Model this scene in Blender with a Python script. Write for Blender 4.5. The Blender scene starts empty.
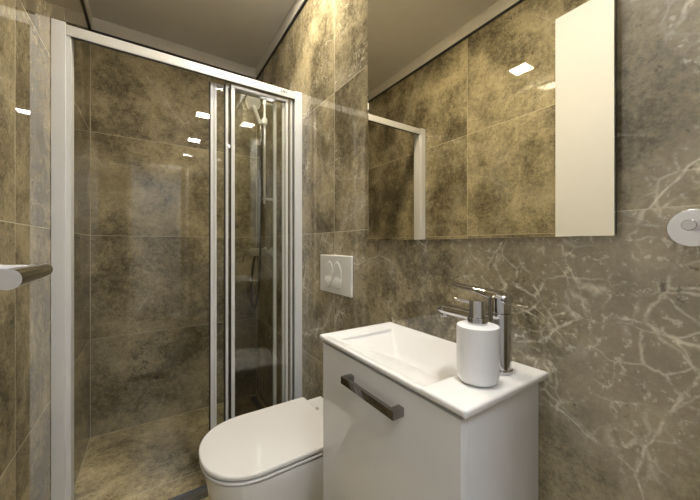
import bpy, bmesh, math, random
from mathutils import Vector, Matrix
random.seed(4)
sc = bpy.context.scene
COL = sc.collection
PI = math.pi

# ------------------------------------------------------------------ camera, world, exposure
CAM_H = 1.082
cam = bpy.data.objects.new('camera', bpy.data.cameras.new('camera'))
COL.objects.link(cam)
cam.location = (0, 0, CAM_H)
cam.rotation_euler = (PI/2, 0, -math.radians(33.17))
cam.data.sensor_width = 36.0
cam.data.lens = 304.0/700*36
cam.data.shift_y = -4.5/700
cam.data.clip_start = 0.02
sc.camera = cam

world = bpy.data.worlds.new('world')
sc.world = world
world.use_nodes = True
world.node_tree.nodes['Background'].inputs[0].default_value = (0.9, 0.95, 1.0, 1)
world.node_tree.nodes['Background'].inputs[1].default_value = 0.3

sc.view_settings.view_transform = 'Standard'
sc.view_settings.look = 'None'
sc.view_settings.gamma = 1.0
sc.view_settings.use_curve_mapping = False
sc.view_settings.exposure = 1.6

LAMP = (1.0, 0.885, 0.67)
LAMP_DOOR = (1.0, 0.98, 0.94)
LAMP_PWR = 95.0
HALL = (0.90, 0.95, 1.0)
HALL_PWR = 8.5

# ------------------------------------------------------------------ room numbers (metres)
XL, XR = -0.295, 0.660
YB, YF = 2.290, -0.04
ZF, ZT, ZC = -0.030, 2.317, 2.400
YS = 1.465                 # shower front

# ------------------------------------------------------------------ node helpers
class NT:
    def __init__(s, name):
        s.m = bpy.data.materials.new(name); s.m.use_nodes = True
        s.t = s.m.node_tree; s.t.nodes.clear()
        s.out = s.t.nodes.new('ShaderNodeOutputMaterial')
    def n(s, kind, **kw):
        nd = s.t.nodes.new(kind)
        for k, v in kw.items(): setattr(nd, k, v)
        return nd
    def put(s, sock, v):
        if hasattr(v, 'is_linked') or isinstance(v, bpy.types.NodeSocket): s.t.links.new(v, sock)
        else: sock.default_value = v
    def math(s, op, a, b=0.0, c=0.0, clamp=False):
        nd = s.n('ShaderNodeMath', operation=op, use_clamp=clamp)
        s.put(nd.inputs[0], a); s.put(nd.inputs[1], b); s.put(nd.inputs[2], c)
        return nd.outputs[0]
    def vmath(s, op, a, b=(0, 0, 0), scale=1.0):
        nd = s.n('ShaderNodeVectorMath', operation=op)
        s.put(nd.inputs[0], a); s.put(nd.inputs[1], b)
        if op == 'SCALE': s.put(nd.inputs[3], scale)
        return nd.outputs[0]
    def noise(s, vec, scale, detail=4, rough=.55, dist=0.0):
        nd = s.n('ShaderNodeTexNoise')
        s.put(nd.inputs['Vector'], vec)
        nd.inputs['Scale'].default_value = scale; nd.inputs['Detail'].default_value = detail
        nd.inputs['Roughness'].default_value = rough; nd.inputs['Distortion'].default_value = dist
        return nd
    def edge(s, vec, scale):
        nd = s.n('ShaderNodeTexVoronoi', feature='DISTANCE_TO_EDGE')
        s.put(nd.inputs['Vector'], vec); nd.inputs['Scale'].default_value = scale
        return nd.outputs['Distance']
    def smooth(s, v, a, b, lo=0.0, hi=1.0):
        nd = s.n('ShaderNodeMapRange', interpolation_type='SMOOTHSTEP')
        s.put(nd.inputs[0], v)
        for i, x in enumerate((a, b, lo, hi)): s.put(nd.inputs[i+1], x)
        return nd.outputs[0]
    def mix(s, f, a, b, mode='MIX'):
        nd = s.n('ShaderNodeMix', data_type='RGBA', blend_type=mode)
        s.put(nd.inputs[0], f); s.put(nd.inputs[6], a); s.put(nd.inputs[7], b)
        return nd.outputs[2]
    def bsdf(s, col, rough, metal=0.0, spec=0.5, coat=0.0, bump=None):
        b = s.n('ShaderNodeBsdfPrincipled')
        s.put(b.inputs['Base Color'], col); s.put(b.inputs['Roughness'], rough)
        b.inputs['Metallic'].default_value = metal
        b.inputs['Specular IOR Level'].default_value = spec
        b.inputs['Coat Weight'].default_value = coat
        b.inputs['Coat Roughness'].default_value = 0.03
        if bump is not None: s.t.links.new(bump, b.inputs['Normal'])
        s.t.links.new(b.outputs[0], s.out.inputs[0])
        return b

def marble(name, ax_u, ax_v, u0, v0, tu, tv, stretch=(1, 1, 1), seed=0.0, rough=.0, tint=(1, 1, 1), vein=1.0):
    """large format polished stone-look tiles with pale joints"""
    k = NT(name)
    P = k.n('ShaderNodeTexCoord').outputs['Object']
    sep = k.n('ShaderNodeSeparateXYZ'); k.put(sep.inputs[0], P)
    u = k.math('DIVIDE', k.math('SUBTRACT', sep.outputs[ax_u], u0), tu)
    v = k.math('DIVIDE', k.math('SUBTRACT', sep.outputs[ax_v], v0), tv)
    fu, fv = k.math('FLOOR', u), k.math('FLOOR', v)
    gu = k.math('MULTIPLY', k.math('SUBTRACT', 0.5, k.math('ABSOLUTE', k.math('SUBTRACT', k.math('SUBTRACT', u, fu), 0.5))), tu)
    gv = k.math('MULTIPLY', k.math('SUBTRACT', 0.5, k.math('ABSOLUTE', k.math('SUBTRACT', k.math('SUBTRACT', v, fv), 0.5))), tv)
    g = k.math('MINIMUM', gu, gv)
    grout = k.smooth(g, 0.0007, 0.0013, 1.0, 0.0)
    cmb = k.n('ShaderNodeCombineXYZ'); k.put(cmb.inputs[0], fu); k.put(cmb.inputs[1], fv); cmb.inputs[2].default_value = seed
    wn = k.n('ShaderNodeTexWhiteNoise', noise_dimensions='3D'); k.put(wn.inputs['Vector'], cmb.outputs[0])
    Q = k.vmath('ADD', k.vmath('MULTIPLY', P, stretch), k.vmath('SCALE', wn.outputs['Color'], scale=9.0))
    w1 = k.vmath('SUBTRACT', k.noise(Q, 1.7, 5, .6).outputs['Color'], (.5, .5, .5))
    w2 = k.vmath('SUBTRACT', k.noise(Q, 9.0, 4, .65).outputs['Color'], (.5, .5, .5))
    W = k.vmath('ADD', Q, k.vmath('ADD', k.vmath('SCALE', w1, scale=.30), k.vmath('SCALE', w2, scale=.075)))
    def veins(scale, wid, mscale, a, b, off):
        d = k.edge(k.vmath('ADD', W, off), scale)
        line = k.smooth(d, 0.0, wid, 1.0, 0.0)
        m = k.smooth(k.noise(k.vmath('ADD', Q, off), mscale, 3, .6).outputs['Fac'], a, b)
        return k.math('MULTIPLY', line, m)
    def ridge(scale, wid, mscale, a, b, off, detail=5):
        nz = k.noise(k.vmath('ADD', W, off), scale, detail, .55).outputs['Fac']
        line = k.smooth(k.math('ABSOLUTE', k.math('SUBTRACT', nz, .5)), 0.0, wid, 1.0, 0.0)
        m = k.smooth(k.noise(k.vmath('ADD', Q, off), mscale, 4, .65).outputs['Fac'], a, b)
        return k.math('MULTIPLY', line, m)
    S = k.vmath('ADD', Q, k.vmath('ADD', k.vmath('SCALE', w1, scale=.13), k.vmath('SCALE', w2, scale=.018)))
    S2 = k.vmath('ADD', Q, k.vmath('ADD', k.vmath('SCALE', w1, scale=.12), k.vmath('SCALE', w2, scale=.035)))
    brk = k.smooth(k.noise(W, 9.0, 6, .72).outputs['Fac'], .42, .60, .04, 1.0)
    m1 = k.smooth(k.noise(k.vmath('ADD', Q, (3.1, 1.7, .4)), 2.2, 3, .6).outputs['Fac'], .40, .56)
    d1 = k.edge(k.vmath('ADD', S, (3.1, 1.7, .4)), 1.35)
    v1 = k.math('MULTIPLY', k.math('MULTIPLY', k.smooth(d1, 0.0, .0038, 1.0, 0.0), m1), brk)
    halo = k.math('MULTIPLY', k.math('POWER', k.smooth(d1, .0, .13, 1.0, 0.0), 2.0), m1)
    v2 = ridge(2.6, .008, 2.6, .52, .66, (7.4, 2.2, 5.1), 8)
    web = k.math('MAXIMUM', k.smooth(k.edge(k.vmath('ADD', S2, (1.2, 8.8, 3.3)), 8.0), 0.0, .030, 1.0, 0.0), k.smooth(k.edge(k.vmath('ADD', S2, (5.5, .8, 6.3)), 19.0), 0.0, .06, .8, 0.0))
    cl = k.noise(k.vmath('ADD', Q, (2.7, 5.1, 8.2)), 2.9, 5, .62).outputs['Fac']
    v3 = k.math('MULTIPLY', k.math('MULTIPLY', web, brk), k.smooth(k.math('ADD', k.math('MULTIPLY', halo, .22), cl), .525, .65))
    v4 = k.math('MULTIPLY', veins(2.6, .010, 3.0, .48, .60, (5.2, 6.1, 9.3)), brk)
    dk = ridge(1.6, .0028, 1.9, .54, .64, (11.0, 4.0, 2.0))
    dots = k.math('MULTIPLY', k.smooth(k.noise(Q, 60.0, 3, .6).outputs['Fac'], .62, .70), k.smooth(k.noise(Q, 5.0, 4, .6).outputs['Fac'], .48, .62))
    flecks = k.math('MULTIPLY', k.smooth(k.noise(Q, 75.0, 4, .65).outputs['Fac'], .57, .66), k.smooth(k.math('ADD', cl, k.math('MULTIPLY', halo, .2)), .48, .64))
    big = k.noise(W, 1.5, 4, .6).outputs['Fac']
    mid = k.noise(W, 4.6, 9, .60).outputs['Fac']
    fine = k.noise(Q, 38.0, 6, .80).outputs['Fac']
    grain = k.noise(Q, 130.0, 3, .7).outputs['Fac']
    tone = k.math('ADD', k.math('MULTIPLY', big, .30), k.math('ADD', k.math('MULTIPLY', mid, .50), k.math('ADD', k.math('MULTIPLY', fine, .34), k.math('MULTIPLY', k.math('SUBTRACT', grain, .5), .22))))
    f = k.smooth(tone, .415, .755)
    t3 = lambda c: tuple(a*b for a, b in zip(c, tint)) + (1,)
    c = k.mix(f, t3((.074, .060, .036)), t3((.52, .445, .285)))
    c = k.mix(k.math('MULTIPLY', halo, .45*vein), c, t3((.46, .405, .31)))
    c = k.mix(k.math('MULTIPLY', k.math('ADD', k.math('ADD', k.math('MULTIPLY', v3, .58*vein), k.math('MULTIPLY', flecks, .38*vein)), k.math('MULTIPLY', k.math('MAXIMUM', v2, v4), .30), clamp=True), vein), c, t3((.78, .73, .60)))
    c = k.mix(k.math('MULTIPLY', v1, .80*vein), c, t3((.86, .81, .69)))
    c = k.mix(k.math('MAXIMUM', k.math('MULTIPLY', dk, .75), k.math('MULTIPLY', dots, .55)), c, (.030, .024, .018, 1))
    c = k.mix(grout, c, (.56, .50, .37, 1))
    r = k.math('ADD', k.math('MULTIPLY', grout, .4), rough)
    bp = k.n('ShaderNodeBump'); bp.inputs['Strength'].default_value = .25; bp.inputs['Distance'].default_value = .001
    k.put(bp.inputs['Height'], k.math('SUBTRACT', 1.0, grout))
    k.bsdf(c, r, spec=.75, bump=bp.outputs[0])
    return k.m

def plain(name, col, rough, metal=0.0, spec=.5, coat=0.0, var=0.04, nscale=14.0):
    """a plain surface with slight procedural unevenness"""
    k = NT(name)
    P = k.n('ShaderNodeTexCoord').outputs['Object']
    nz = k.noise(P, nscale, 4, .6).outputs['Fac']
    c = k.mix(nz, tuple(x*(1-var) for x in col)+(1,), tuple(min(1, x*(1+var)) for x in col)+(1,))
    r = k.math('ADD', rough, k.math('MULTIPLY', nz, .006)) if rough > .02 else rough
    k.bsdf(c, r, metal=metal, spec=spec, coat=coat)
    return k.m

def glass_mat():
    k = NT('clear_glass')
    lw = k.n('ShaderNodeLayerWeight'); lw.inputs['Blend'].default_value = .5
    f = k.math('ADD', .04, k.math('MULTIPLY', .96, k.math('POWER', lw.outputs['Facing'], 5.0)))
    tr = k.n('ShaderNodeBsdfTransparent'); tr.inputs[0].default_value = (.985, .988, .972, 1)
    gl = k.n('ShaderNodeBsdfGlossy'); gl.inputs['Roughness'].default_value = 0.0
    mx = k.n('ShaderNodeMixShader'); k.put(mx.inputs[0], f)
    k.t.links.new(tr.outputs[0], mx.inputs[1]); k.t.links.new(gl.outputs[0], mx.inputs[2])
    k.t.links.new(mx.outputs[0], k.out.inputs[0])
    return k.m

def glow(name, col, power):
    k = NT(name)
    e = k.n('ShaderNodeEmission'); e.inputs[0].default_value = col+(1,); e.inputs[1].default_value = power
    k.t.links.new(e.outputs[0], k.out.inputs[0])
    return k.m

M = {}
M['stone_right'] = marble('stone_tile_right', 1, 2, 1.131-1.2*3, 1.14-.6*4, 1.2, .6, seed=57, vein=1.2)
M['stone_left'] = marble('stone_tile_left', 1, 2, 1.133-1.2*3, 1.14-.6*4, 1.2, .6, seed=5, vein=.4)
M['stone_back'] = marble('stone_tile_back', 0, 2, -.295-1.2*2-.002, 1.14-.6*4, 1.2, .6, seed=9, vein=.35)
M['stone_front'] = marble('stone_tile_front', 0, 2, XL-1.2*2, 1.14-.6*4, 1.2, .6, seed=12, vein=.6)
M['stone_floor'] = marble('stone_tile_floor', 0, 1, .304-.6*4, 1.66-1.2*4, .6, 1.2, seed=7, rough=.22, vein=.3, tint=(1.5, 1.47, 1.35))
M['paint'] = plain('white_ceiling_paint', (.74, .72, .69), .75, spec=.2)
M['hall_paint'] = plain('white_hall_paint', (.80, .80, .79), .7, spec=.2)
M['hall_floor'] = plain('oak_hall_floor', (.30, .20, .12), .35, var=.25, nscale=6)
M['door'] = plain('white_door_lacquer', (.72, .71, .70), .30, var=.01)
M['alu'] = plain('satin_aluminium', (.70, .705, .72), .48, metal=.15, var=.02)
M['alu_white'] = plain('bright_silver_profile', (.64, .635, .62), .42, metal=.15, var=.02)
M['track'] = plain('brushed_track_metal', (.24, .24, .245), .35, metal=.8)
M['seal'] = plain('dark_rubber_seal', (.02, .02, .018), .6)
M['chrome'] = plain('polished_chrome', (.54, .54, .55), .02, metal=1.0, var=.01)
M['fitting'] = plain('shower_fitting_chrome', (.92, .92, .92), .28, metal=.55, var=.01)
M['dark_chrome'] = plain('dark_polished_chrome', (.30, .29, .28), .02, metal=1.0, var=.01)
M['brushed'] = plain('brushed_steel', (.70, .70, .72), .22, metal=1.0, var=.04, nscale=60)
M['ceramic'] = plain('white_ceramic', (.715, .70, .685), .02, coat=.0, var=.008)
M['plastic'] = plain('white_plastic', (.72, .71, .68), .22, var=.01)
M['lacquer'] = plain('white_gloss_lacquer', (.75, .75, .755), .02, spec=1.0, var=.008)
M['side'] = plain('white_satin_board', (.76, .76, .78), .30, var=.01)
M['bottle'] = plain('white_dispenser_ceramic', (.74, .74, .75), .25, var=.01)
M['mirror'] = plain('silvered_mirror', (.86, .82, .69), .0, metal=1.0, var=.0)
M['mirror_side'] = plain('mirror_backing', (.06, .055, .045), .5)
M['glass'] = glass_mat()
M['lamp'] = glow('warm_lamp_diffuser', LAMP, LAMP_PWR)
M['lamp_door'] = glow('neutral_lamp_diffuser', LAMP_DOOR, LAMP_PWR)
M['hall_lamp'] = glow('cool_lamp_diffuser', HALL, HALL_PWR)
M['lamp_frame'] = plain('white_lamp_frame', (.8, .8, .78), .4)
M['black'] = plain('black_shade_and_slot', (.012, .012, .012), .5)  # black for the painted shade strips and the drain slot
M['joint'] = plain('pale_tile_joint', (.50, .44, .32), .5)
M['logo'] = plain('grey_print', (.10, .10, .10), .5)

# ------------------------------------------------------------------ mesh helpers
def bm_box(bm, x0, x1, y0, y1, z0, z1, bev=0.0, seg=2):
    b = bmesh.new()
    vs = [b.verts.new(p) for p in ((x0,y0,z0),(x1,y0,z0),(x1,y1,z0),(x0,y1,z0),(x0,y0,z1),(x1,y0,z1),(x1,y1,z1),(x0,y1,z1))]
    for f in ((3,2,1,0),(4,5,6,7),(0,1,5,4),(1,2,6,5),(2,3,7,6),(3,0,4,7)): b.faces.new([vs[i] for i in f])
    if bev > 0: bmesh.ops.bevel(b, geom=b.edges[:], offset=bev, segments=seg, profile=.5, affect='EDGES')
    merge(bm, b)
def merge(bm, b):
    me = bpy.data.meshes.new('tmp'); b.to_mesh(me); b.free(); bm.from_mesh(me); bpy.data.meshes.remove(me)
def bm_lathe(bm, prof, n=40, mat=None):
    """prof: list of (r, z), axis z, closed at ends"""
    b = bmesh.new(); rings = []
    for r, z in prof:
        rings.append([b.verts.new((r*math.cos(2*PI*i/n), r*math.sin(2*PI*i/n), z)) for i in range(n)])
    for a, c in zip(rings, rings[1:]):
        for i in range(n): b.faces.new((a[i], a[(i+1) % n], c[(i+1) % n], c[i]))
    b.faces.new(rings[0][::-1]); b.faces.new(rings[-1])
    if mat is not None: b.transform(mat)
    bmesh.ops.recalc_face_normals(b, faces=b.faces[:])
    merge(bm, b)
def bm_tube(bm, pts, rad, n=14, sx=1.0, up=Vector((0, 0, 1))):
    """sweep a round (or flattened by sx across) section along points; rad number or list"""
    b = bmesh.new(); P = [Vector(p) for p in pts]; rings = []
    if not hasattr(rad, '__len__'): rad = [rad]*len(P)
    for i, p in enumerate(P):
        t = (P[min(i+1, len(P)-1)] - P[max(i-1, 0)]).normalized()
        a = t.cross(up)
        if a.length < 1e-4: a = t.cross(Vector((1, 0, 0)))
        a.normalize(); c = a.cross(t).normalized()
        rings.append([b.verts.new(p + (a*math.cos(2*PI*j/n)*sx + c*math.sin(2*PI*j/n))*rad[i]) for j in range(n)])
    for q, r in zip(rings, rings[1:]):
        for j in range(n): b.faces.new((q[j], q[(j+1) % n], r[(j+1) % n], r[j]))
    b.faces.new(rings[0][::-1]); b.faces.new(rings[-1])
    bmesh.ops.recalc_face_normals(b, faces=b.faces[:])
    merge(bm, b)
def bm_loft(bm, loops, cap=(True, True)):
    b = bmesh.new(); rings = [[b.verts.new(p) for p in L] for L in loops]; n = len(loops[0])
    for q, r in zip(rings, rings[1:]):
        for j in range(n): b.faces.new((q[j], q[(j+1) % n], r[(j+1) % n], r[j]))
    if cap[0]: b.faces.new(rings[0][::-1])
    if cap[1]: b.faces.new(rings[-1])
    bmesh.ops.recalc_face_normals(b, faces=b.faces[:])
    merge(bm, b)
def spline(pts, n=8):
    """Catmull-Rom through points"""
    P = [Vector(p) for p in pts]; P = [2*P[0]-P[1]] + P + [2*P[-1]-P[-2]]; out = []
    for i in range(1, len(P)-2):
        for k in range(n):
            t = k/n; a, b, c, d = P[i-1:i+3]
            out.append(.5*((2*b) + (c-a)*t + (2*a-5*b+4*c-d)*t*t + (3*b-a-3*c+d)*t**3))
    return out + [P[-2]]
def obj(name, bm, mat, parent=None, smooth=True, ang=35):
    me = bpy.data.meshes.new(name); bm.to_mesh(me); bm.free()
    o = bpy.data.objects.new(name, me); COL.objects.link(o)
    me.materials.append(mat)
    if smooth:
        for p in me.polygons: p.use_smooth = True
        me.set_sharp_from_angle(angle=math.radians(ang))
        wn = o.modifiers.new('weighted', 'WEIGHTED_NORMAL'); wn.keep_sharp = True
    if parent is not None:
        o.parent = parent
        # parts are modelled in room coordinates: only an Empty carries an offset
        if parent.type == 'EMPTY': o.matrix_parent_inverse = Matrix.Translation(-Vector(parent.location))
    return o
def box(name, dims, mat, parent=None, bev=0.0, seg=2):
    bm = bmesh.new(); bm_box(bm, *dims, bev=bev, seg=seg); return obj(name, bm, mat, parent)
def thing(name, label, cat, loc, group=None):
    o = bpy.data.objects.new(name, None); COL.objects.link(o); o.empty_display_size = .05
    o.location = loc; o['label'] = label; o['category'] = cat
    if group: o['group'] = group
    return o
def struct(name, bm, mat, label, cat):
    o = obj(name, bm, mat, smooth=False); o['kind'] = 'structure'; o['label'] = label; o['category'] = cat; return o
def sbox(name, dims, mat, label, cat, bev=0.0):
    bm = bmesh.new(); bm_box(bm, *dims, bev=bev); return struct(name, bm, mat, label, cat)

# ------------------------------------------------------------------ the room shell
HY = -1.55                                                   # end of the hall behind the doorway
sbox('wall_right', (XR, XR+.10, YF-.12, YB+.10, ZF-.10, ZC+.10), M['stone_right'], 'stone tiled wall with white veins behind the basin, mirror and toilet', 'wall')
sbox('wall_left', (XL-.10, XL, YF-.12, YB+.10, ZF-.10, ZC+.10), M['stone_left'], 'beige stone tiled wall beside the open door, facing the mirror', 'wall')
sbox('wall_back', (XL, XR, YB, YB+.10, ZF-.10, ZC+.10), M['stone_back'], 'dark stone tiled wall at the back of the shower', 'wall')
DX0, DX1, DZ = -.222, .41, 2.075                             # doorway the photo is taken from
bm = bmesh.new()
bm_box(bm, XL, DX0, YF-.12, YF, ZF-.10, ZC+.10); bm_box(bm, DX1, XR, YF-.12, YF, ZF-.10, ZC+.10); bm_box(bm, DX0, DX1, YF-.12, YF, DZ, ZC+.10)
struct('wall_front', bm, M['stone_front'], 'stone tiled wall around the doorway behind the viewer', 'wall')
sbox('floor', (XL, XR, YF-.12, YB, ZF-.10, ZF), M['stone_floor'], 'polished brown stone tile floor', 'floor')
sbox('ceiling', (XL, XR, YF, YB, ZC, ZC+.10), M['paint'], 'plain grey-white plaster ceiling', 'ceiling')
TP = .010; ZG = ZT+.013
sbox('trim_1', (XR-TP, XR, YF, YB, ZG, ZC), M['paint'], 'white plaster band along the ceiling above the right tiles', 'trim')
sbox('trim_2', (XL, XL+TP, YF, YB, ZG, ZC), M['paint'], 'white plaster band along the ceiling above the left tiles', 'trim')
sbox('trim_3', (XL+TP, XR-TP, YB-TP, YB, ZG, ZC), M['paint'], 'white plaster band along the ceiling above the shower back wall', 'trim')
sbox('trim_4', (XR-.006, XR, YF, YB, ZT, ZG), M['black'], 'black strip painted as shade between the right tiles and the plaster band', 'trim')  # three black strips paint in the shade under the plaster bands
sbox('trim_5', (XL, XL+.006, YF, YB, ZT, ZG), M['black'], 'black strip painted as shade between the left tiles and the plaster band', 'trim')
sbox('trim_6', (XL+.006, XR-.006, YB-.006, YB, ZT, ZG), M['black'], 'black strip painted as shade between the shower back tiles and the plaster band', 'trim')
# pale corner joints
JT = .0022
sbox('trim_7', (XL, XL+JT, YB-JT, YB, ZF, ZT), M['joint'], 'pale joint in the back left corner of the shower', 'trim')
sbox('trim_8', (XR-JT, XR, YB-JT, YB, ZF, ZT), M['joint'], 'pale joint in the back right corner of the shower', 'trim')
sbox('trim_9', (XL+JT, XR-JT, YB-JT, YB, ZF, ZF+JT), M['joint'], 'pale joint between the floor and the shower back wall', 'trim')
sbox('trim_10', (XL, XL+JT, YF, YB-JT, ZF, ZF+JT), M['joint'], 'pale joint between the floor and the left wall', 'trim')
sbox('trim_11', (XR-JT, XR, YF, YB-JT, ZF, ZF+JT), M['joint'], 'pale joint between the floor and the right wall', 'trim')
bm = bmesh.new()
bm_box(bm, DX0-.05, DX0, YF, YF+.012, ZF, DZ+.06, .002); bm_box(bm, DX1, DX1+.06, YF, YF+.012, ZF, DZ+.06, .002); bm_box(bm, DX0, DX1, YF, YF+.012, DZ, DZ+.06, .002)
bm_box(bm, DX1-.012, DX1, YF-.12, YF, ZF, DZ, .002); bm_box(bm, DX0, DX0+.012, YF-.12, YF, ZF, DZ, .002); bm_box(bm, DX0+.012, DX1-.012, YF-.12, YF, DZ-.012, DZ, .002)
struct('trim_12', bm, M['door'], 'white door frame around the doorway behind the viewer', 'door frame')
# hall behind the viewer
sbox('floor_hall', (-1.2, 1.4, HY, YF-.12, ZF-.10, ZF), M['hall_floor'], 'wooden floor of the hall behind the viewer', 'floor')
sbox('ceiling_hall', (-1.2, 1.4, HY, YF-.12, ZC, ZC+.10), M['hall_paint'], 'white ceiling of the hall behind the viewer', 'ceiling')
sbox('wall_hall_back', (-1.3, 1.5, HY-.10, HY, ZF-.10, ZC+.10), M['hall_paint'], 'white hall wall facing the doorway', 'wall')
sbox('wall_hall_left', (-1.3, -1.2, HY, YF-.12, ZF-.10, ZC+.10), M['hall_paint'], 'white hall wall left of the doorway', 'wall')
sbox('wall_hall_right', (1.4, 1.5, HY, YF-.12, ZF-.10, ZC+.10), M['hall_paint'], 'white hall wall right of the doorway', 'wall')
bm = bmesh.new()
bm_box(bm, -1.2, XL-.10, YF-.22, YF-.12, ZF-.10, ZC+.10); bm_box(bm, XR+.10, 1.4, YF-.22, YF-.12, ZF-.10, ZC+.10)
struct('wall_hall_front', bm, M['hall_paint'], 'white hall wall beside the bathroom doorway', 'wall')

# ------------------------------------------------------------------ ceiling lamps
def lamp(x, y, s, label, mat):
    t = thing('ceiling_downlight', label, 'ceiling light', (x, y, ZC))
    h = s/2
    bm = bmesh.new(); w = .012
    bm_box(bm, x-h-w, x+h+w, y-h-w, y-h, ZC-.006, ZC, .002); bm_box(bm, x-h-w, x+h+w, y+h, y+h+w, ZC-.006, ZC, .002)
    bm_box(bm, x-h-w, x-h, y-h, y+h, ZC-.006, ZC, .002); bm_box(bm, x+h, x+h+w, y-h, y+h, ZC-.006, ZC, .002)
    obj('frame', bm, M['lamp_frame'], t)
    box('diffuser', (x-h, x+h, y-h, y+h, ZC-.004, ZC-.0005), mat, t)
    return t
lamp(.440, 1.20, .12, 'square ceiling downlight above the toilet', M['lamp'])
lamp(.446, .335, .12, 'square ceiling downlight above the washbasin by the door', M['lamp_door'])
lamp(.10, -.85, .50, 'large square ceiling light in the hall behind the viewer', M['hall_lamp'])

# ------------------------------------------------------------------ open door with lever handles
t = thing('door_1', 'white flush door standing open along the left wall', 'door', (-.195, YF+.02, ZF)); t['kind'] = 'structure'
DF = -.175                                                   # door face towards the room
box('leaf', (DF-.040, DF, YF+.018, .612, ZF+.008, 2.055), M['door'], t, bev=.002)
hz, hy = 1.051, .560
bm = bmesh.new()
bm_lathe(bm, [(.026, 0), (.026, .006), (.024, .008)], 36, Matrix.Translation((DF, hy, hz)) @ Matrix.Rotation(PI/2, 4, 'Y'))
pts = spline([(DF+.004, hy, hz), (DF+.032, hy, hz), (DF+.050, hy-.003, hz), (DF+.0595, hy-.014, hz), (DF+.0595, hy-.045, hz-.001), (DF+.058, hy-.085, hz-.0015), (DF+.0565, hy-.126, hz-.0025)], 6)
rr = [.0074+.0032*max(0, (i-16)/(len(pts)-17)) for i in range(len(pts))]
bm_tube(bm, pts, rr, 20)
h = obj('lever_handle', bm, M['chrome'], t); h['label'] = 'chrome lever handle'
bm = bmesh.new()
bm_lathe(bm, [(.026, 0), (.026, .006), (.024, .008)], 36, Matrix.Translation((DF-.040, hy, hz)) @ Matrix.Rotation(-PI/2, 4, 'Y'))
bm_tube(bm, spline([(DF-.044, hy, hz), (DF-.070, hy, hz), (DF-.084, hy-.006, hz), (DF-.088, hy-.02, hz), (DF-.088, hy-.06, hz), (DF-.088, hy-.12, hz)], 6), .009, 16)
h = obj('lever_handle', bm, M['chrome'], t); h['label'] = 'chrome lever handle on the hidden side'
bm = bmesh.new()
for z in (.25, 1.85):
    bm_tube(bm, [(DF-.006, YF+.008, z-.045), (DF-.006, YF+.008, z+.045)], .007, 12)
obj('hinge', bm, M['brushed'], t)

# ------------------------------------------------------------------ shower enclosure
t = thing('shower_enclosure', 'silver framed sliding glass shower screen with its panels stacked at the right', 'shower screen', (.18, YS, ZF))
HZ0, HZ1 = 1.836, 1.874
bm = bmesh.new()
bm_box(bm, XL+.0005, -.256, YS-.002, YS+.062, ZF+.001, HZ1+.006, .002); bm_box(bm, -.258, -.242, YS+.004, YS+.055, ZF+.001, HZ0+.01, .002)
obj('wall_post', bm, M['alu'], t)
bm = bmesh.new()
bm_box(bm, .619, XR-.0005, YS-.002, YS+.062, ZF+.001, HZ1+.004, .002)
obj('wall_post', bm, M['alu'], t)
bm = bmesh.new(); bm_box(bm, -.256, .620, YS, YS+.010, HZ0, HZ1, .002); bm_box(bm, -.256, .620, YS+.009, YS+.060, HZ1-.008, HZ1, .002)
hr = obj('header_rail', bm, M['alu_white'], t)
sl = box('seal', (-.242, .618, YS+.002, YS+.009, HZ0-.004, HZ0+.004), M['seal'], hr); sl['label'] = 'dark brush seal under the rail'
bm = bmesh.new()
bm_box(bm, -.242, .620, YS+.004, YS+.060, ZF+.001, ZF+.014, .001)
bm_box(bm, -.242, .620, YS+.004, YS+.0065, ZF+.012, ZF+.026, .0008); bm_box(bm, -.242, .620, YS+.054, YS+.057, ZF+.012, ZF+.022, .0008)
obj('bottom_track', bm, M['track'], t)
def panel(x0, x1, y, wl, wr, zt, name='door_panel', double=False):
    z0 = ZF+.022
    bm = bmesh.new(); h = .0065
    if double:
        bm_box(bm, x0, x0+wl*.42, y-h, y+h, z0, zt, .0015); bm_box(bm, x0+wl*.40, x0+wl*.62, y-h*.1, y+h*.6, z0, zt); bm_box(bm, x0+wl*.58, x0+wl, y-h, y+h, z0, zt, .0015)
    else: bm_box(bm, x0, x0+wl, y-h, y+h, z0, zt, .0015)
    bm_box(bm, x1-wr, x1, y-h, y+h, z0, zt, .0015)
    bm_box(bm, x0+wl, x1-wr, y-h, y+h, zt-.013, zt, .0015); bm_box(bm, x0+wl, x1-wr, y-h, y+h, z0, z0+.018, .0015)
    p = obj(name, bm, M['alu_white'], t)
    g = box('glass', (x0+wl-.002, x1-wr+.002, y-.0025, y+.0025, z0+.016, zt-.011), M['glass'], p); g['label'] = 'clear glass pane'
    s = box('seal', (x0-.005, x0, y-.006, y+.006, z0, zt), M['seal'], p); s['label'] = 'dark rubber seal'
    return p
panel(.310, .588, YS+.020, .016, .013, HZ0-.007)
panel(.288, .574, YS+.034, .012, .012, HZ0-.007)
panel(.226, .536, YS+.048, .026, .016, HZ0-.007, double=True)
bm = bmesh.new(); bm_box(bm, .600, .610, YS+.012, YS+.030, ZF+.016, HZ0-.003, .001)
obj('guide_profile', bm, M['alu_white'], t)
box('seal', (.610, .620, YS+.016, YS+.050, ZF+.016, HZ0-.003), M['seal'], t)
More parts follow.
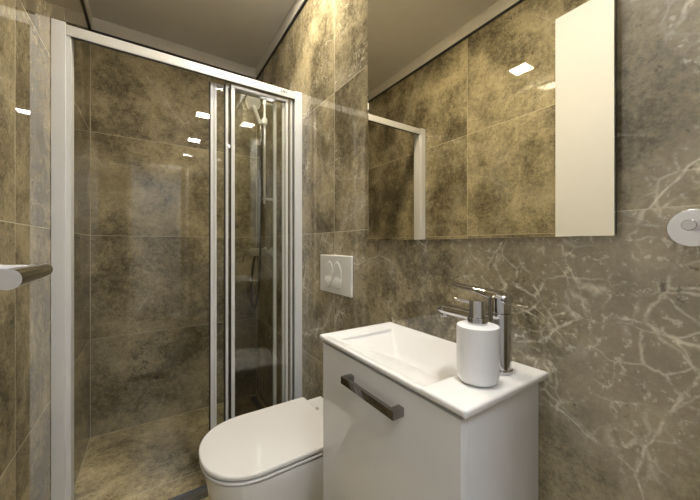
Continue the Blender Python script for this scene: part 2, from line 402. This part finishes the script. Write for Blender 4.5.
# small printed maker's mark, too small to read: a block and three letter-like strokes
bm = bmesh.new()
def stroke(x0, z0, x1, z1, w=.0011):
    d = Vector((x1-x0, 0, z1-z0)).normalized(); nrm = Vector((-d.z, 0, d.x))*w
    b = bmesh.new(); a, c = Vector((x0, 0, z0)), Vector((x1, 0, z1)); vs = []
    for yy in (YS-.0006, YS+.0002):
        for p in (a-nrm, a+nrm, c+nrm, c-nrm): vs.append(b.verts.new((p.x, yy, p.z)))
    for f in ((0,1,2,3),(7,6,5,4),(0,4,5,1),(1,5,6,2),(2,6,7,3),(3,7,4,0)): b.faces.new([vs[i] for i in f])
    bmesh.ops.recalc_face_normals(b, faces=b.faces[:]); merge(bm, b)
lx, lz = .545, HZ0+.016
for dz in (0, .005, .010): stroke(lx-.0005, lz+dz, lx+.006, lz+dz, .0013)
for dx in (.010, .017): stroke(lx+dx, lz, lx+dx, lz+.010); stroke(lx+dx, lz+.010, lx+dx+.005, lz+.010); stroke(lx+dx, lz+.005, lx+dx+.005, lz+.005)
stroke(lx+.024, lz+.010, lx+.027, lz+.004); stroke(lx+.030, lz+.010, lx+.0255, lz)
l = obj('printed_mark', bm, M['logo'], t, smooth=False); l['label'] = 'tiny grey printed mark'

# ------------------------------------------------------------------ shower rail, hand shower, mixer, drain
RX, RY = .600, 1.907
t = thing('shower_rail', 'slim chrome riser rail on the right shower wall above the mixer', 'shower rail', (XR, RY, 1.37))
bm = bmesh.new(); bm_tube(bm, [(RX, RY, 1.345), (RX, RY, 2.000)], .009, 18); obj('rail', bm, M['fitting'], t)
for z in (1.376, 1.982):
    bm = bmesh.new(); bm_tube(bm, [(RX-.012, RY, z), (XR-.0005, RY, z)], .0085, 16)
    bm_lathe(bm, [(.016, 0), (.016, .004), (.012, .007)], 24, Matrix.Translation((XR, RY, z)) @ Matrix.Rotation(-PI/2, 4, 'Y'))
    obj('bracket', bm, M['fitting'], t)
bm = bmesh.new(); bm_box(bm, RX-.017, RX+.015, RY-.016, RY+.016, 1.845, 1.885, .005)
bm_tube(bm, [(RX-.034, RY+.010, 1.864), (RX-.01, RY, 1.864)], .011, 14)
obj('slider', bm, M['fitting'], t)

t = thing('hand_shower', 'hand shower with a long dark hose hanging from the riser rail', 'shower head', (RX-.05, RY, 1.86))
hb, hd = Vector((RX-.026, RY+.003, 1.845)), Vector((RX-.050, RY+.066, 1.975))
bm = bmesh.new(); bm_tube(bm, [hb, hb.lerp(hd, .4), hb.lerp(hd, .8), hd], [.011, .012, .013, .015], 16); obj('handle', bm, M['fitting'], t)
bm = bmesh.new()
rot = Matrix.Translation(hd + Vector((-.004, -.012, .022))) @ Vector((-.55, -.62, -.50)).to_track_quat('Z', 'Y').to_matrix().to_4x4()
bm_lathe(bm, [(.018, -.020), (.040, -.010), (.048, -.002), (.050, .005), (.047, .010), (.0, .0105)][:5], 36, rot)
obj('spray_head', bm, M['plastic'], t)
bm = bmesh.new()
bm_tube(bm, spline([hb, (RX-.024, RY-.006, 1.78), (RX-.026, RY-.010, 1.60), (RX-.028, RY-.010, 1.30), (RX-.030, RY-.006, 1.12), (RX-.030, RY+.003, .92), (RX-.030, RY+.050, .76), (RX-.028, RY+.120, .668), (RX-.026, RY+.190, .690), (RX-.024, RY+.212, .80), (RX-.022, RY+.185, .93), (RX-.014, RY+.160, 1.015)], 10), .0078, 12)
h = obj('hose', bm, plain('dark_chrome_hose', (.16, .15, .14), .25, metal=1.0, var=.2, nscale=90), t); h['label'] = 'dark flexible hose hanging in a loop'

t = thing('shower_mixer', 'chrome shower mixer tap on the right shower wall below the riser rail', 'tap', (XR, 2.0, 1.035))
mx, mz = .588, 1.040
bm = bmesh.new(); bm_tube(bm, [(mx, 1.900, mz), (mx, 1.906, mz), (mx, 2.105, mz), (mx, 2.110, mz)], [.021, .025, .025, .021], 24)
for y in (1.930, 2.080):
    bm_tube(bm, [(mx, y, mz), (XR-.0005, y, mz)], .013, 18)
    bm_lathe(bm, [(.032, 0), (.032, .003), (.020, .016)], 28, Matrix.Translation((XR, y, mz)) @ Matrix.Rotation(-PI/2, 4, 'Y'))
bm_tube(bm, [(RX-.014, RY+.160, 1.012), (RX-.014, RY+.160, mz)], .011, 14)
obj('body', bm, M['fitting'], t)
bm = bmesh.new(); bm_tube(bm, [(mx, 2.110, mz), (mx, 2.114, mz), (mx, 2.150, mz), (mx, 2.155, mz)], [.018, .024, .024, .020], 24)
lv = obj('control_knob', bm, M['fitting'], t)
bm = bmesh.new()
bm_tube(bm, [(mx-.015, 2.140, mz), (mx-.050, 2.165, mz-.030), (mx-.058, 2.175, mz-.075)], [.007, .006, .005], 12)
obj('lever', bm, M['dark_chrome'], t)

t = thing('shower_drain', 'narrow dark linear drain in the shower floor along the right wall', 'drain', (.622, 2.0, ZF))
bm = bmesh.new()
for (a, b, c, d) in ((.600, .604, 1.62, 2.262), (.640, .644, 1.62, 2.262), (.604, .640, 1.62, 1.624), (.604, .640, 2.258, 2.262)): bm_box(bm, a, b, c, d, ZF-.004, ZF+.0015)
obj('frame', bm, M['brushed'], t)
bm = bmesh.new(); bm_box(bm, .604, .640, 1.624, 2.258, ZF-.004, ZF+.0008); obj('slot', bm, M['black'], t)
box('cover', (.610, .634, 1.630, 2.252, ZF+.0008, ZF+.0025), M['seal'], t, bev=.0006)

# ------------------------------------------------------------------ wall-hung toilet
TY = 1.090
t = thing('toilet', 'white wall-hung toilet with a closed lid below the flush plate', 'toilet', (.40, TY, ZF))
def dshape(xf, xb, hw, z, a=None, n=40, cr=.012):
    """D outline: elliptical front at -x, straight sides, slightly rounded back corners"""
    a = a if a is not None else hw*.97
    pts = []
    for i in range(n+1):
        th = PI/2 + PI*i/n
        c, s = math.cos(th), math.sin(th)
        e = 2/2.25
        pts.append((xf + a + a*math.copysign(abs(c)**e, c), TY + hw*math.copysign(abs(s)**e, s), z))
    for k in range(5):
        th = -PI/2 + (PI/2)*k/4
        pts.append((xb-cr+cr*math.cos(th), TY-hw+cr+cr*math.sin(th), z))
    for k in range(5):
        th = (PI/2)*k/4
        pts.append((xb-cr+cr*math.cos(th), TY+hw-cr+cr*math.sin(th), z))
    return pts
def slab(z0, z1, xf, xb, hw, r, a):
    L = []
    for k in range(5):
        th = PI/2*k/4; L.append(dshape(xf+r*(1-math.sin(th)), xb-r*(1-math.sin(th)), hw-r*(1-math.sin(th)), z0+r*(1-math.cos(th)), a))
    for k in range(5):
        th = PI/2*k/4; L.append(dshape(xf+r*(1-math.cos(th)), xb-r*(1-math.cos(th)), hw-r*(1-math.cos(th)), z1-r+r*math.sin(th), a))
    bm = bmesh.new(); bm_loft(bm, L); return bm
bm = bmesh.new()
prof = [(.330, .085, .40, .04), (.300, .10, .40, .06), (.255, .125, .39, .10), (.215, .145, .375, .14), (.180, .160, .345, .20), (.155, .168, .29, .27), (.143, .172, .22, .335), (.140, .173, .18, .360), (.1425, .171, .18, .3635)]
L = []
for xf, hw, _, z in prof: L.append(dshape(xf, XR-.0005, hw, z, hw*.97))
bm_loft(bm, L)
bm_box(bm, .575, XR-.0005, TY-.165, TY+.165, .355, .386, .006, 3)
obj('bowl', bm, M['ceramic'], t)
obj('seat', slab(.3690, .3785, .131, .582, .176, .004, .172), M['ceramic'], t)
obj('lid', slab(.3830, .4000, .130, .578, .177, .006, .173), M['ceramic'], t)
for dy in (-.085, .085):
    bm = bmesh.new(); bm_tube(bm, [(.588, TY+dy-.022, .390), (.588, TY+dy+.022, .390)], .0085, 16); obj('hinge', bm, M['plastic'], t)

# ------------------------------------------------------------------ flush plate
PY0, PY1, PZ0, PZ1 = .985, 1.243, .878, 1.041
t = thing('flush_plate', 'white dual flush plate on the wall above the toilet', 'flush plate', (XR, 1.113, .96))
box('plate', (XR-.012, XR-.0005, PY0, PY1, PZ0, PZ1), M['plastic'], t, bev=.004, seg=3)
for cy, s in ((1.158, 1), (1.086, -1)):
    # each button: a leaf-shaped dish, scooped towards its lower lip
    bm = bmesh.new(); rings = []; n = 40
    for k, q in enumerate((1.0, .93, .8, .6, .35, .1)):
        ring = []
        for i in range(n):
            th = 2*PI*i/n
            yy = cy + .034*q*math.cos(th) + s*(-.010)*(math.sin(th)*.5)*q
            zz = .958 + .058*q*math.sin(th)
            rise = (.0 if k == 0 else .0024) 
            low = max(0.0, min(1.0, (zz-.934)/.008))
            d = rise if k < 2 else .0024 - .0016*low*(1-q)
            if k >= 1 and low < .5: d += .0030
            ring.append((XR-.0120-d, yy, zz))
        rings.append(ring)
    bm_loft(bm, rings)
    obj('button', bm, M['plastic'], t, ang=50)

# ------------------------------------------------------------------ vanity and basin
ZV = .832
CX0, CY0, CY1, CZ0, CZ1 = .402, .3075, .745, .285, .8165
t = thing('vanity_cabinet', 'white gloss wall-hung vanity cabinet under the washbasin', 'cabinet', (.53, .52, CZ0))
bm = bmesh.new()
bm_box(bm, CX0+.027, XR-.0005, CY0, CY0+.016, CZ0, CZ1, .0012); bm_box(bm, CX0+.027, XR-.0005, CY1-.016, CY1, CZ0, CZ1, .0012)
bm_box(bm, CX0+.027, XR-.0005, CY0+.016, CY1-.016, CZ0, CZ0+.016); bm_box(bm, XR-.012, XR-.0005, CY0+.016, CY1-.016, CZ0+.016, CZ1-.20)
obj('carcass', bm, M['side'], t)
box('gap_shade_rail', (CX0+.012, CX0+.034, CY0+.004, CY1-.004, CZ1-.030, CZ1+.0015), M['black'], t)  # black rail that paints the shade in the gap below the basin slab
d = box('door', (CX0, CX0+.018, .300, .753, CZ0-.002, CZ1-.0060), M['lacquer'], t, bev=.0012)
bx = CX0-.028
bm = bmesh.new()
bm_box(bm, bx, bx+.009, .427, .612, .757, .774, .0006); bm_box(bm, bx+.008, CX0, .427, .442, .757, .774, .0006); bm_box(bm, bx+.008, CX0, .597, .612, .757, .774, .0006)
hn = obj('handle', bm, M['dark_chrome'], d); hn['label'] = 'square-section dark chrome bar handle'

t = thing('washbasin', 'white rectangular ceramic washbasin with a deep bowl on the vanity', 'basin', (.53, .52, CZ1))
BX0, BX1, BY0, BY1 = .3965, XR-.0005, .288, .768
def axis(a, b, inner, n=26, e=.010):
    s = [a + e*(1-math.cos(PI/2*k/5)) for k in range(6)]
    s2 = [b - e*(1-math.cos(PI/2*k/5)) for k in range(6)]
    m = [a+e+(b-a-2*e)*k/(n) for k in range(1, n)]
    for i0 in inner:
        m += [i0+dx for dx in (-.012, -.009, -.006, -.003, 0, .003, .006, .009, .012, .016, .02)]
    m = sorted(x for x in set(m) if a+e*1.05 < x < b-e*1.05)
    out = [m[0]]
    for x in m[1:]:
        if x-out[-1] > .0012: out.append(x)
    return s + out + s2[::-1]
IX0, IX1, IY0, IY1 = .405, .6500, .382, .757
xs = axis(BX0, BX1, (IX0, IX1, .582), 40); ys = axis(BY0, BY1, (IY0, IY1, .66), 60)
def depth(x, y):
    # bowl with a long front slope, a steeper back and left side and an upright end below the tap ledge
    q = [(x-IX0)*.40, (IX1-x)*1.05, (IY1-y)*.66, (y-IY0)*3.5, .074]
    k = .0052; m = -k*math.log(sum(math.exp(-max(-.1, v)/k) for v in q))
    return max(0.0, m) if m > .004 else .004*max(0.0, (m+.012)/.016)**2
def edge_drop(x, y):
    r = .005; d = min(x-BX0, BX1-x, y-BY0, BY1-y)
    return 0 if d >= r else r - math.sqrt(max(0, r*r-(r-d)**2))
b = bmesh.new(); grid = []; CRR = .007
def corner(x, y):
    cx = min(max(x, BX0+CRR), BX1); cy = min(max(y, BY0+CRR), BY1-CRR)
    dx, dy = x-cx, y-cy
    if dx and dy:
        m = max(abs(dx), abs(dy)); l = math.hypot(dx, dy); return cx+dx*m/l, cy+dy*m/l
    return x, y
for x in xs:
    row = []
    for y in ys:
        px, py = corner(x, y)
        row.append(b.verts.new((px, py, ZV - depth(x, y) - edge_drop(x, y))))
    grid.append(row)
nx, ny = len(xs), len(ys)
for i in range(nx-1):
    for j in range(ny-1): b.faces.new((grid[i][j], grid[i+1][j], grid[i+1][j+1], grid[i][j+1]))
loop = [grid[i][0] for i in range(nx)] + [grid[nx-1][j] for j in range(1, ny)] + [grid[i][ny-1] for i in range(nx-2, -1, -1)] + [grid[0][j] for j in range(ny-2, 0, -1)]
def skirt(loop, inset, z):
    out = []
    for v in loop:
        x = min(max(v.co.x, BX0+inset), BX1-(inset if inset < .02 else .004)); y = min(max(v.co.y, BY0+inset), BY1-inset)
        out.append(b.verts.new((x, y, z)))
    for i in range(len(loop)):
        j = (i+1) % len(loop)
        try: b.faces.new((loop[j], loop[i], out[i], out[j]))
        except ValueError: pass
    return out
l1 = skirt(loop, 0, ZV-.0112); l2 = skirt(l1, .0015, ZV-.0127); l3 = skirt(l2, .040, ZV-.0128); l4 = skirt(l3, .046, ZV-.092)
b.faces.new(l4[::-1])
bmesh.ops.remove_doubles(b, verts=b.verts[:], dist=1e-6)
bmesh.ops.recalc_face_normals(b, faces=b.faces[:])
bm = bmesh.new(); merge(bm, b); obj('bowl', bm, M['ceramic'], t, ang=60)
bm = bmesh.new(); bm_lathe(bm, [(.032, 0), (.032, .002), (.026, .004), (.024, .0025), (.012, .0055)], 32, Matrix.Translation((.580, .555, ZV-.0745))); w = obj('waste_cap', bm, M['chrome'], t); w['label'] = 'round chrome drain cap'

# ------------------------------------------------------------------ faucet
FX, FY = .582, .345
t = thing('faucet', 'tall chrome single-lever faucet at the back right corner of the basin', 'tap', (FX, FY, ZV))
T = Matrix.Translation((FX, FY, ZV))
bm = bmesh.new(); bm_lathe(bm, [(.0235, 0), (.0245, .001), (.0245, .006), (.0220, .009), (.0215, .020), (.0215, .111), (.0205, .116)], 40, T); obj('body', bm, M['chrome'], t)
bm = bmesh.new(); bm_lathe(bm, [(.0190, .1155), (.0212, .1180), (.0212, .144), (.0205, .149), (.017, .1515)], 40, T @ Matrix.Translation((0, 0, 0)))
L = []
for k, (y, z, w, hgt) in enumerate(((-.019, .144, .016, .009), (.0, .149, .0185, .0110), (.025, .1525, .0170, .0085), (.055, .1565, .0145, .0060), (.098, .1615, .012, .0045), (.106, .1625, .010, .0032))):
    L.append([(FX + w*math.copysign(abs(math.cos(2*PI*i/20))**.6, math.cos(2*PI*i/20)) - .02*max(0, y), FY+y, ZV+z+hgt*math.copysign(abs(math.sin(2*PI*i/20))**.6, math.sin(2*PI*i/20))) for i in range(20)])
bm_loft(bm, L); obj('lever', bm, M['chrome'], t)
bm = bmesh.new(); L = []
for k, (y, z, w, hgt) in enumerate(((.010, .099, .019, .0145), (.03, .100, .0185, .0125), (.07, .101, .0180, .0120), (.11, .102, .0178, .0118), (.130, .102, .0170, .0112), (.142, .102, .0125, .0090), (.147, .102, .006, .004))):
    L.append([(FX + w*math.copysign(abs(math.cos(2*PI*i/24))**.75, math.cos(2*PI*i/24)) - .03*max(0, y), FY+y, ZV+z+hgt*math.copysign(abs(math.sin(2*PI*i/24))**.75, math.sin(2*PI*i/24))) for i in range(24)])
bm_loft(bm, L); obj('spout', bm, M['chrome'], t)
bm = bmesh.new(); bm_lathe(bm, [(.0105, 0), (.0115, .002), (.0115, .012)], 24, Matrix.Translation((FX-.004, FY+.131, ZV+.0840))); obj('aerator', bm, M['chrome'], t)

# ------------------------------------------------------------------ soap dispenser
SX, SY = .505, .3415
t = thing('soap_dispenser', 'white cylindrical soap dispenser with a chrome pump on the basin edge', 'soap dispenser', (SX, SY, ZV))
T = Matrix.Translation((SX, SY, ZV+.0003))
bm = bmesh.new(); bm_lathe(bm, [(.026, 0), (.031, .0015), (.0348, .006), (.0362, .012), (.0368, .020), (.0368, .1005), (.0362, .1025), (.034, .1038), (.015, .1052)], 48, T); obj('bottle', bm, M['bottle'], t)
bm = bmesh.new(); bm_lathe(bm, [(.0168, .1045), (.0174, .1055), (.0174, .1165), (.0167, .118), (.0145, .1185)], 36, T); obj('collar', bm, M['chrome'], t)
bm = bmesh.new(); bm_lathe(bm, [(.0140, .1182), (.0147, .119), (.0147, .146), (.0140, .1485), (.010, .1495)], 36, T); obj('pump_head', bm, M['chrome'], t)
bm = bmesh.new(); bm_tube(bm, [(SX-.003, SY+.010, ZV+.1435), (SX-.008, SY+.032, ZV+.1455), (SX-.010, SY+.044, ZV+.1465)], [.0036, .0030, .0024], 14); obj('nozzle', bm, M['chrome'], t)

# ------------------------------------------------------------------ mirror
MX = .640
t = thing('wall_mirror', 'large frameless rectangular mirror on the tiled wall above the basin', 'mirror', (XR, .52, 1.103))
MY0, MY1, MZ0, MZ1 = .1815, .866, 1.0985, 2.02
box('backing', (MX+.005, XR-.0005, MY0+.002, MY1-.002, MZ0+.002, MZ1-.002), M['mirror_side'], t)
b = bmesh.new(); e = .006; dv = .0012
o4 = [(MX+.0002, MY0, MZ0), (MX+dv, MY1, MZ0), (MX+dv, MY1, MZ1), (MX+.0002, MY0, MZ1)]
i4 = [(MX, MY0+.0005, MZ0+.0005), (MX, MY1-e, MZ0+.0005), (MX, MY1-e, MZ1-.0005), (MX, MY0+.0005, MZ1-.0005)]
b4 = [(MX+.005, y, z) for _, y, z in o4]
bm = bmesh.new(); bm_loft(bm, [i4, o4, b4]); b.free()
obj('glass', bm, M['mirror'], t, smooth=False)

# ------------------------------------------------------------------ hook
HYc, HZc = .0965, 1.1075
t = thing('robe_hook', 'round brushed steel wall hook with a short peg at the right edge', 'hook', (XR, HYc, HZc))
T = Matrix.Translation((XR-.0003, HYc, HZc)) @ Matrix.Rotation(-PI/2, 4, 'Y')
bm = bmesh.new(); bm_lathe(bm, [(.0275, 0), (.0275, .003), (.0265, .004)], 56, T); obj('backplate', bm, M['brushed'], t)
bm = bmesh.new(); bm_lathe(bm, [(.0076, .003), (.0076, .0445), (.0068, .0455)], 32, Matrix.Translation((0, -.002, .0025)) @ T); p = obj('peg', bm, M['chrome'], t); p['label'] = 'polished chrome peg'
